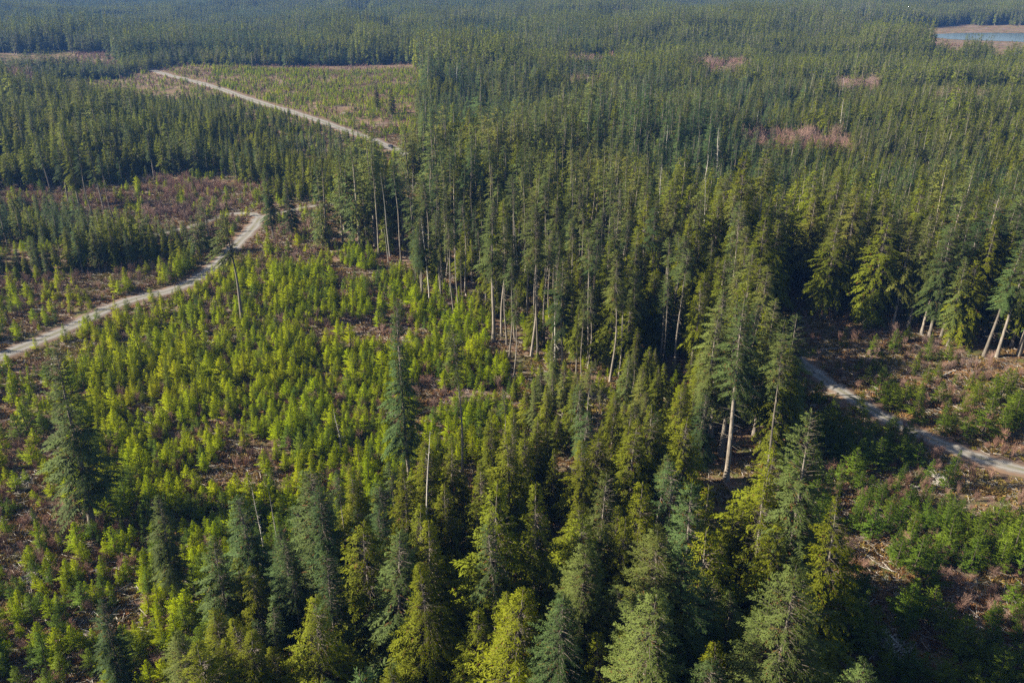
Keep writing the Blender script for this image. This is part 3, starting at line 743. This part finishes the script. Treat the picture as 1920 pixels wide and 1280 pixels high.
def area_word(px, py, kind):
    if py > 860 and 300 < px < 1560: return 'lower'
    if 680 < px < 1480 and py > 400: return 'stand'
    if px >= 1350: return 'right'
    return 'beyond'
LBL = {
 ('fir', 'lower'): ('dark green fir in the dense forest along the bottom of the scene', 'firs in the lower forest'),
 ('fir', 'stand'): ('fir in the tall stand between the young plantation and the right clearing', 'firs in the tall stand'),
 ('fir', 'right'): ('fir in the forest behind the rusty clearing on the right', 'firs behind the right clearing'),
 ('fir', 'beyond'): ('fir in the forest just beyond the tall stand', 'firs beyond the tall stand'),
 ('cedar', 'lower'): ('olive green cedar in the dense forest along the bottom of the scene', 'cedars in the lower forest'),
 ('cedar', 'stand'): ('yellow green cedar in the tall stand beside the young plantation', 'cedars in the tall stand'),
 ('cedar', 'right'): ('yellow green cedar in the forest behind the rusty clearing', 'cedars behind the right clearing'),
 ('cedar', 'beyond'): ('olive cedar in the forest just beyond the tall stand', 'cedars beyond the tall stand'),
 ('pole', 'lower'): ('thin crowned fir with a long bare trunk in the bottom forest', 'bare trunked firs in the lower forest'),
 ('pole', 'stand'): ('thin crowned fir with a long bare trunk beside the plantation', 'bare trunked firs in the tall stand'),
}
rest_trees = []
isthing = np.zeros(len(T), bool)
vis, depth, bpx, bpy_ = seen_mask(T, T[:, 4] * np.array([34, 25, 33, 20, 20])[T[:, 2].astype(int)])
for kinds, lim in (((0, 2, 3), 250), ((1,), 285), ((4,), 25)):
    q = np.where(vis & np.isin(T[:, 2], kinds))[0]; q = q[np.argsort(depth[q])][:lim]; isthing[q] = True
for i in np.where(isthing)[0]:
    x, y, k, v, sc, rot = T[i]; k = int(k)
    kn = ('fir', 'cedar', 'pole', 'fir', 'dead')[k]; ar = area_word(bpx[i], bpy_[i], kn)
    lb, gp = LBL.get((kn, ar)) or LBL[('pole', 'stand')]
    if k == 4: lb, gp = 'bare dead tree trunk standing among the living conifers', 'dead trees among the conifers'
    key_ = KEYS[k][int(v)]
    if y < 82 and k < 4:       # the closest crowns carry finer sprays
        nk = 'fine_cedar0' if k == 1 else 'fine_fir%d' % (i % 2); sc = sc * LIB[key_][2] / LIB[nk][2]; key_ = nk
    w_ = sc * (.88 + .42 * ((x * 3.7 + y * 1.9) % 1.0))
    tree_thing(('fir_tree', 'cedar_tree', 'fir_tree', 'fir_tree', 'dead_tree')[k], key_, x, y, lb, 'dead tree' if k == 4 else 'tree', gp, rot, sc if k == 4 else (w_, w_, sc))
REST_T = T[~isthing]

vis, depth, bpx, bpy_ = seen_mask(Sp, 4)
q = np.where(vis)[0]; q = q[np.argsort(depth[q])][:299]; iss = np.zeros(len(Sp), bool); iss[q] = True
for i in q:
    x, y, k, v, sc, rot = Sp[i]
    left = bpx[i] < 960
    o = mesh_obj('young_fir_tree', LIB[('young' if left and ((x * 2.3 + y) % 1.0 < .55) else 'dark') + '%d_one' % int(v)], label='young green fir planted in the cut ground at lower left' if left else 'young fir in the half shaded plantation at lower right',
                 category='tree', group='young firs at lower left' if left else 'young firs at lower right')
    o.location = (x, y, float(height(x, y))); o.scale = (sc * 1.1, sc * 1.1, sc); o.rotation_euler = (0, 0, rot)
REST_S = Sp[~iss]

vis, depth, bpx, bpy_ = seen_mask(Sh, 2)
q = np.where(vis)[0]; q = q[np.argsort(depth[q])][:180]; iss = np.zeros(len(Sh), bool); iss[q] = True
for i in q:
    x, y, k, v, sc, rot = Sh[i]
    left = bpx[i] < 960
    o = mesh_obj('bare_shrub', LIB['shrub%d' % int(v)], label='leafless mauve shrub among the young firs on the left side' if left else 'leafless reddish shrub in the clearing at right',
                 category='shrub', group='bare shrubs on the left side' if left else 'bare shrubs in the right clearing')
    o.location = (x, y, float(height(x, y))); o.scale = (sc,) * 3; o.rotation_euler = (0, 0, rot)
REST_SH = Sh[~iss]

# ------------------------------------------------------------------ uncountable masses (instanced on points)
def scatter(name, meshes, rows, kindprops, zoff=0.0):
    """rows: x, y, index, scale, rot, zscale"""
    pc = bpy.data.collections.new(name + '_sources')           # never linked to the scene
    for i, me in enumerate(meshes): pc.objects.link(bpy.data.objects.new('%s_source_%03d' % (name, i), me))
    me = bpy.data.meshes.new(name); n = len(rows)
    V = np.stack([rows[:, 0], rows[:, 1], height(rows[:, 0], rows[:, 1]) + zoff], -1).astype(np.float32)
    me.vertices.add(n); me.vertices.foreach_set('co', V.ravel())
    for nm, col, typ in (('pick', 2, 'INT'), ('size', 3, 'FLOAT'), ('turn', 4, 'FLOAT'), ('tall', 5, 'FLOAT')):
        a = me.attributes.new(nm, typ, 'POINT'); a.data.foreach_set('value', rows[:, col].astype(np.int32 if typ == 'INT' else np.float32))
    o = mesh_obj(name, me, **kindprops)
    ng = bpy.data.node_groups.new(name, 'GeometryNodeTree')
    ng.interface.new_socket('Geometry', in_out='INPUT', socket_type='NodeSocketGeometry'); ng.interface.new_socket('Geometry', in_out='OUTPUT', socket_type='NodeSocketGeometry')
    N, Lk = ng.nodes, ng.links
    gi, go = N.new('NodeGroupInput'), N.new('NodeGroupOutput')
    ci = N.new('GeometryNodeCollectionInfo'); ci.inputs[0].default_value = pc; ci.inputs[1].default_value = True; ci.inputs[2].default_value = True
    ip = N.new('GeometryNodeInstanceOnPoints'); ip.inputs['Pick Instance'].default_value = True
    def attr(nm, t):
        q = N.new('GeometryNodeInputNamedAttribute'); q.data_type = t; q.inputs[0].default_value = nm; return q.outputs[0]
    cr = N.new('ShaderNodeCombineXYZ'); Lk.new(attr('turn', 'FLOAT'), cr.inputs[2])
    e2 = N.new('FunctionNodeEulerToRotation'); Lk.new(cr.outputs[0], e2.inputs[0])
    cs = N.new('ShaderNodeCombineXYZ'); sz = attr('size', 'FLOAT'); Lk.new(sz, cs.inputs[0]); Lk.new(sz, cs.inputs[1]); Lk.new(attr('tall', 'FLOAT'), cs.inputs[2])
    Lk.new(gi.outputs[0], ip.inputs['Points']); Lk.new(ci.outputs[0], ip.inputs['Instance']); Lk.new(attr('pick', 'INT'), ip.inputs['Instance Index'])
    Lk.new(e2.outputs[0], ip.inputs['Rotation']); Lk.new(cs.outputs[0], ip.inputs['Scale']); Lk.new(ip.outputs[0], go.inputs[0])
    md = o.modifiers.new('instances', 'NODES'); md.node_group = ng
    return o

# medium detail single trees for the forest behind, and patches of small trees for the far forest
r = np.random.default_rng(9)
mid_meshes = []
def one_mesh(tg, cg, mat, name):
    return joined(name, [(cg, 0, (0, 0, 0), 1, 0), (tg, 1, (0, 0, 0), 1, 0)], None).mesh(name, [mat, M['bark']])
MIDN = [7, 5, 3]
for (H, cb, R) in [(34, .28, 4.9), (36, .40, 4.5), (32, .22, 5.0), (35, .50, 4.1), (30, .35, 4.2), (38, .30, 5.4), (33, .16, 5.1)]:
    tg, cg = conifer(r, H=H, cb=cb, R=R, style='fir', lod=.42, wob=.3); mid_meshes.append(one_mesh(tg, cg, M['fir'], 'mid_fir'))
for (H, cb, R) in [(24, .10, 3.6), (27, .18, 3.9), (22, .05, 3.3), (29, .30, 3.4), (25, .14, 4.2)]:
    tg, cg = conifer(r, H=H, cb=cb, R=R, style='cedar', lod=.36, wob=.3); mid_meshes.append(one_mesh(tg, cg, M['cedar'], 'mid_cedar'))
for (H, cb, R) in [(34, .68, 2.5), (31, .60, 2.8), (33, .74, 2.2)]:
    tg, cg = conifer(r, H=H, cb=cb, R=R, style='fir', lod=.42, wob=.5, trunk_r=.27); mid_meshes.append(one_mesh(tg, cg, M['fir'], 'mid_pole'))
for (H, cb, R) in [(20, .10, 3.1), (18, .06, 2.9), (22, .16, 3.3), (19, .22, 2.7)]:
    tg, cg = conifer(r, H=H, cb=cb, R=R, style='fir', lod=.42, wob=.2); mid_meshes.append(one_mesh(tg, cg, M['fir'], 'mid_plantation_fir'))
mid_meshes += [LIB['snag%d' % i] for i in range(3)]
koff = np.array([0, 7, 12, 15, 19])
full = [LIB[k] for ks in KEYS for k in ks]
full_meshes = []
R0 = REST_T; dd = np.hypot(R0[:, 0], R0[:, 1])
rows = np.stack([R0[:, 0], R0[:, 1], koff[R0[:, 2].astype(int)] + R0[:, 3], R0[:, 4] * np.where(R0[:, 2] == 4, 1, .88 + .45 * ((R0[:, 0] * 3.7 + R0[:, 1] * 1.9) % 1.0)), R0[:, 5], R0[:, 4]], -1)

PATCH = 26.0
def patch_mesh(rg, cedar_p):
    parts = []; km = []
    Xp, Yp, _ = grid_pts(-PATCH / 2, PATCH / 2, -PATCH / 2, PATCH / 2, 4.9, int(rg.integers(1e6)), 1.0)
    for x, y in zip(Xp, Yp):
        if rg.random() < .06: continue
        ced = rg.random() < cedar_p; H = 20 * rg.normal(1, .24)
        tg, cg = conifer(rg, H=max(10, H), cb=.12, R=3.3 * rg.uniform(.8, 1.15), style='cedar' if ced else 'fir', lod=.10 if ced else .14, wob=.2)
        s0 = rg.uniform(-.18, .18)
        cg.sh = [np.clip(a + s0, 0.08, 1) for a in cg.sh]
        parts.append((cg, 1 if ced else 0, (x, y, 0), 1, 0)); parts.append((tg, 2, (x, y, 0), 1, 0))
    return joined('patch', parts, None).mesh('forest_patch', [M['fir'], M['cedar'], M['bark']])
far_meshes = [patch_mesh(r, c) for c in (.1, .2, .35, .5, .65, .25)]
X, Y, rg = grid_pts(-2300, 2300, NEAR + PATCH * .5, 3300, PATCH * .93, 5, .35)
m = wedge(X, Y, 40); X, Y = X[m], Y[m]
reg, px, py = region(X, Y)
keep = (reg < 10) & (lake_mask(X, Y) < .12) & (wnoise(X, Y, 42, 35) > .13); X, Y, py = X[keep], Y[keep], py[keep]
cnz = wnoise(X, Y, 170, 31) * .6 + wnoise(X, Y, 60, 32) * .4 + np.clip(X / 2500, -.15, .2)
pk = np.clip((cnz * 7 - .9 + rg.normal(0, .6, X.size)), 0, 4.99).astype(int)
ftall = (.50 + .55 * wnoise(X, Y, 75, 33) + .45 * wnoise(X, Y, 230, 34)) * rg.normal(1, .13, X.size)
tx, ty = project(X, Y, height(X, Y) + 25 * ftall); px2, py2 = project(X, Y); kk = ~((px2 > 1725) & (py2 > 60) & (ty < 69))
X, Y, pk, ftall = X[kk], Y[kk], pk[kk], ftall[kk]
blk = wnoise(X, Y, 150, 51); ftall = ftall * np.where(blk > .55, 1.2, np.where(blk < .32, .68, .95))
rows_f = np.stack([X, Y, 22 + pk, rg.uniform(.95, 1.12, X.size), rg.uniform(0, 6.28, X.size), ftall], -1)
scatter('distant_forest', mid_meshes + far_meshes, np.concatenate([rows, rows_f]), dict(kind='stuff', label='mass of conifers filling the middle distance up to the horizon', category='forest'))

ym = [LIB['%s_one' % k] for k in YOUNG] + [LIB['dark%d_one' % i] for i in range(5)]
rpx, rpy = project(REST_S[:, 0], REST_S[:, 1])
REST_S[:, 3] += np.where((rpx > 1300) | (np.random.default_rng(3).random(len(rpx)) < np.where(rpy > 960, .6, .2)), 5, 0)  # more of the shade-coloured copies at right and towards the bottom
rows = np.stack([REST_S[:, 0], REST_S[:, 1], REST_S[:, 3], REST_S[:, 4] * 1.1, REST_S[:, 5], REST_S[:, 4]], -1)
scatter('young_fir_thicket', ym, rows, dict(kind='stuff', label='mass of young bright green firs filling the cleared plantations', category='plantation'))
rows = np.stack([REST_SH[:, 0], REST_SH[:, 1], REST_SH[:, 3], REST_SH[:, 4], REST_SH[:, 5], REST_SH[:, 4]], -1)
scatter('brush', [LIB['shrub%d' % i] for i in range(4)], rows, dict(kind='stuff', label='leafless reddish brush scattered over the clearings', category='brush'))

# undergrowth patches: bracken, litter twigs and low green tufts
def under_patch(rg, n, green):
    g = Geo()
    for _ in range(n):
        c = np.array([rg.uniform(-2.2, 2.2), rg.uniform(-2.2, 2.2), -.05]); k = rg.integers(18, 40); a = rg.uniform(0, 6.28, k)
        sz = rg.uniform(.35, .95); d = np.stack([np.cos(a), np.sin(a), rg.uniform(.15, 1.4, k)], -1)
        kites(g, c + np.stack([np.cos(a), np.sin(a), 0 * a], -1) * .12, d, rg.uniform(.4, 1, k) * sz, .16 * sz + .06, rg.normal(0, 1, (k, 3)) + [0, 0, 1], np.clip(rg.uniform(0, 1) + rg.normal(0, .2, k), 0, 1), 0)
    m_ = rg.integers(4, 12); p0 = np.stack([rg.uniform(-2.5, 2.5, m_), rg.uniform(-2.5, 2.5, m_), rg.uniform(.05, .3, m_)], -1); a = rg.uniform(0, 6.28, m_); l = rg.uniform(.5, 2.6, m_)
    tubes(g, p0, p0 + np.stack([np.cos(a) * l, np.sin(a) * l, rg.uniform(-.1, .3, m_)], -1), rg.uniform(.02, .07, m_), .02, 3, mat=1)
    return g.mesh('undergrowth_patch', [M['bracken'], M['palebark']])
um = [under_patch(r, n, 0) for n in (16, 12, 20, 8, 14)]
X, Y, rg = grid_pts(-330, 330, 40, 560, 2.2, 7, 1.0)
m = wedge(X, Y, 0); X, Y = X[m], Y[m]
reg, px, py = region(X, Y); rd = road_dist(X, Y); u = rg.random(X.size)
den = np.where(reg >= 10, .85, np.where(reg == 1, .6, .3)) * (.55 + .6 * wnoise(X, Y, 8, 41)); keep = (u < den) & (rd > .9 + .6 * (reg >= 10))
rows = np.stack([X, Y, rg.integers(0, 5, X.size), rg.uniform(.7, 1.25, X.size), rg.uniform(0, 6.28, X.size), rg.uniform(.7, 1.4, X.size)], -1)[keep]
scatter('undergrowth', um, rows, dict(kind='stuff', label='rusty bracken and litter covering the clearing floor', category='undergrowth'))

# ------------------------------------------------------------------ fallen logs
def log_mesh(rg, L, rad):
    g = Geo(); n = 9; zs = np.linspace(0, 1, 7); th = np.arange(n) * 2 * math.pi / n
    V = []
    for z in zs:
        rr_ = rad * (1 - .45 * z) * (1 + .06 * rg.normal())
        V.append(np.stack([np.full(n, z * L - L / 2), np.cos(th) * rr_ + .08 * math.sin(z * 4), np.sin(th) * rr_ + rad * .7], -1))
    V = np.concatenate(V); Q = [(i * n + j, i * n + (j + 1) % n, (i + 1) * n + (j + 1) % n, (i + 1) * n + j) for i in range(6) for j in range(n)]
    g.add_vf(V, Q)
    for e, s_ in ((0, 0), (6 * n, 6 * n)):
        g.add_vf(V[e:e + n].copy(), [(0, 1, 2, 3), (0, 3, 4, 5), (0, 5, 6, 7), (0, 7, 8, 8)][:3])
    k = 7; p0 = np.stack([rg.uniform(-L / 2, L / 2, k), np.zeros(k), np.full(k, rad * .7)], -1); a = rg.uniform(0, 6.28, k)
    tubes(g, p0, p0 + np.stack([rg.uniform(-.3, .6, k), np.cos(a), abs(np.sin(a))], -1) * rg.uniform(.5, 1.3, k)[:, None], .05, .01, 4)
    return g.mesh('fallen_log', [M['palebark']], smooth=True)
r = np.random.default_rng(31)
LOGS = [(875, 1238, 9, .3, .35, 'pale fallen log on the open ground in the dark hollow at the bottom'),
        (905, 1250, 6, .22, -.9, 'shorter pale log lying across the hollow floor at the bottom'),
        (1735, 912, 7, .2, .3, 'grey log below the bend of the right gravel road'),
        (1668, 822, 5, .18, -.5, 'short grey log beside the upper edge of the right road'),
        (1560, 655, 6, .18, .2, 'grey log in the shaded back corner of the rusty clearing'),
        (492, 600, 8, .25, .3, 'pale log on bare ground right of the lone tufted fir'),
        (880, 562, 10, .28, 1.9, 'tumbled pale log at the foot of the bare trunk stand'),
        (560, 402, 12, .3, .1, 'long pale log lying near the road fork'),
        (1780, 700, 6, .2, .6, 'grey log in the sunlit brush of the right clearing')]
for bx, by, L, rad, a, lb in LOGS:
    x, y = ground_at(bx, by); o = mesh_obj('fallen_log', log_mesh(r, L, rad), label=lb, category='log', group='fallen logs'); o.location = (x, y, float(height(x, y)) + .1); o.rotation_euler = (0, 0, a)

def pile_mesh(rg, R):
    g = Geo(); k = 90; a = rg.uniform(0, 6.28, k); q = rg.uniform(0, 1, k) ** .6 * R; z = (1 - q / R) * R * .38 * rg.uniform(.2, 1.1, k)
    c = np.stack([np.cos(a) * q, np.sin(a) * q, z + .1], -1); b = rg.uniform(0, 6.28, k); l = rg.uniform(.8, 3.2, k) * R / 3
    d = np.stack([np.cos(b), np.sin(b), rg.normal(0, .22, k)], -1) * l[:, None] * .5
    tubes(g, c - d, c + d, rg.uniform(.03, .14, k), .03, 5)
    return g.mesh('brush_pile', [M['palebark']])
for bx, by, R, lb in [(1672, 1212, 3.2, 'tangled pile of pale cut branches in the shaded plantation at lower right'), (1760, 900, 2.6, 'low heap of cut branches below the right gravel road'),
                      (62, 1090, 2.6, 'heap of dead branches near the left end of the lower plantation'), (40, 905, 2.2, 'small heap of pale sticks at the left edge near the tall drooping fir'),
                      (650, 214, 4.5, 'dark slash pile in the far clearing'), (1530, 700, 2.0, 'small heap of sticks just beyond the right road')]:
    x, y = ground_at(bx, by); o = mesh_obj('brush_pile', pile_mesh(r, R), label=lb, category='brush pile'); o.location = (x, y, float(height(x, y)))

# ------------------------------------------------------------------ vehicle on the far road
import bmesh
def bm_box(bm, c, s, bev=0.0, taper=None):
    r_ = bmesh.ops.create_cube(bm, size=1.0); vs = r_['verts']
    for v in vs:
        x, y, z = v.co
        if taper and z > 0: x *= taper[0]; y *= taper[1]
        v.co = Vector((x * s[0] + c[0], y * s[1] + c[1], z * s[2] + c[2]))
    if bev: bmesh.ops.bevel(bm, geom=list({e for v in vs for e in v.link_edges}), offset=bev, segments=2, affect='EDGES')
def bm_obj(name, bm, mat, parent):
    me = bpy.data.meshes.new(name); bm.to_mesh(me); bm.free(); me.materials.append(mat); return mesh_obj(name, me, parent)
x, y = ground_at(730, 278)
L = RLINES['main']; i = int(np.argmin(np.hypot(L[:, 0] - x, L[:, 1] - y))); x, y = L[i]; t = L[i + 1] - L[i - 1]; ang = math.atan2(t[1], t[0])
car = thing('parked_car', float(x), float(y), 'small dark pickup on the far gravel road', 'car', rot=ang); car.location.z += .42
paint, glass, rub, steel, lampm = simple_mat('dark paint', (.03, .035, .05), .3, .2), simple_mat('car glass', (.02, .025, .03), .05), simple_mat('tyre rubber', (.02, .02, .02), .9), simple_mat('wheel steel', (.4, .4, .42), .35, .8), simple_mat('headlamp lens', (.7, .7, .65), .1)
bm = bmesh.new(); bm_box(bm, (0, 0, .78), (5.1, 1.85, .58), .1); bm_box(bm, (1.75, 0, 1.08), (1.5, 1.75, .16), .05)
for s_ in (-1, 1): bm_box(bm, (-1.65, s_ * .86, 1.2), (1.75, .12, .32), .03)
bm_box(bm, (-2.48, 0, 1.2), (.12, 1.75, .32), .03); bm_box(bm, (.15, 0, 1.33), (2.1, 1.7, .62), .08, (.72, .86)); bm_obj('body', bm, paint, car)
bm = bmesh.new(); bm_box(bm, (.15, 0, 1.36), (1.98, 1.74, .40), .02, (.80, .90)); bm_obj('window', bm, glass, car)
for sx in (-1.6, 1.6):
    for sy in (-.85, .85):
        for nm, rd_, wd_, mt in (('wheel', .39, .26, rub), ('rim', .22, .28, steel)):
            bm = bmesh.new(); bmesh.ops.create_cone(bm, cap_ends=True, segments=20, radius1=rd_, radius2=rd_, depth=wd_)
            for v in bm.verts: v.co = Vector((v.co.x + sx, v.co.z + sy, v.co.y + .39))
            o = bm_obj(nm, bm, mt, car if nm == 'wheel' else last)
            last = o
for sy in (-.68, .68):
    bm = bmesh.new(); bm_box(bm, (2.56, sy, .86), (.06, .32, .18), .02); bm_obj('headlight', bm, lampm, car)

# ------------------------------------------------------------------ small far house
x, y = ground_at(1338, 116)
hs = thing('far_house', x, y, 'tiny house with pale blue roof half hidden in the distant forest', 'house', rot=.3)
bm = bmesh.new(); bm_box(bm, (0, 0, 3.4), (16, 9, 6.8)); bm_obj('wall', bm, simple_mat('house siding', (.45, .43, .40), .8), hs)
bm = bmesh.new(); vs = [bm.verts.new(p) for p in ((-9, -5.4, 6.6), (9, -5.4, 6.6), (9, 5.4, 6.6), (-9, 5.4, 6.6), (-9, 0, 10), (9, 0, 10))]
for f in ((0, 1, 5, 4), (2, 3, 4, 5), (0, 4, 3), (1, 2, 5), (3, 2, 1, 0)): bm.faces.new([vs[i] for i in f])
bm_obj('roof', bm, simple_mat('pale metal roof', (.45, .55, .60), .4), hs)
for k in (-5, -1.6, 1.8, 5.2):
    bm = bmesh.new(); bm_box(bm, (k, -4.52, 3.8), (1.6, .1, 1.6)); bm_obj('window', bm, glass, hs)

# ------------------------------------------------------------------ haze, sky, sun, camera
bm = bmesh.new(); bm_box(bm, (0, 3500, 62), (13400, 8200, 150))
me = bpy.data.meshes.new('haze'); bm.to_mesh(me); bm.free()
m, nt = new_mat('thin blue air'); pv = nd(nt, 'ShaderNodeVolumePrincipled', inp={'Color': (.15, .37, 1.0, 1), 'Density': 0.000078, 'Anisotropy': 0.1})
o = nd(nt, 'ShaderNodeOutputMaterial'); nt.links.new(pv.outputs[0], o.inputs['Volume']); me.materials.append(m)
mesh_obj('haze', me, kind='stuff', label='thin blue air over the forest', category='haze')

SUN_EL, SUN_AZ = math.radians(31), math.radians(-94)      # azimuth from +Y clockwise
w = bpy.data.worlds.new('World'); S.world = w; w.use_nodes = True; nt = w.node_tree; nt.nodes.clear()
sky = nd(nt, 'ShaderNodeTexSky', sky_type='NISHITA', sun_disc=False, sun_elevation=SUN_EL, sun_rotation=SUN_AZ)
bg = nd(nt, 'ShaderNodeBackground', inp={'Strength': 0.055}); ow = nd(nt, 'ShaderNodeOutputWorld')
nt.links.new(sky.outputs[0], bg.inputs[0]); nt.links.new(bg.outputs[0], ow.inputs[0])
sl = bpy.data.lights.new('sun', 'SUN'); sl.energy = 5.0; sl.angle = math.radians(.5); sl.color = (1, .90, .71)
so = bpy.data.objects.new('sun', sl); COL.objects.link(so)
dirv = Vector((math.sin(SUN_AZ) * math.cos(SUN_EL), math.cos(SUN_AZ) * math.cos(SUN_EL), math.sin(SUN_EL)))
so.rotation_euler = dirv.to_track_quat('Z', 'Y').to_euler(); so.location = (0, 0, 300)

cd = bpy.data.cameras.new('camera'); cd.sensor_width = 36; cd.lens = F / W * 36; cd.clip_end = 12000; cd.clip_start = .5
co = bpy.data.objects.new('camera', cd); COL.objects.link(co); co.location = (0, 0, CAMZ); co.rotation_euler = (math.pi / 2 - PITCH, 0, 0)
S.camera = co
S.view_settings.view_transform = 'Standard'; S.view_settings.look = 'None'; S.view_settings.gamma = 1; S.view_settings.exposure = 1.5
S.cycles.max_bounces = 5; S.cycles.diffuse_bounces = 2; S.cycles.transparent_max_bounces = 4; S.cycles.transmission_bounces = 3
S.cycles.use_denoising = False
print('COUNTS trees', len(T), 'rest', len(REST_T), 'sap', len(Sp), 'shrub', len(Sh), 'far', len(rows_f), 'under', len(rows))
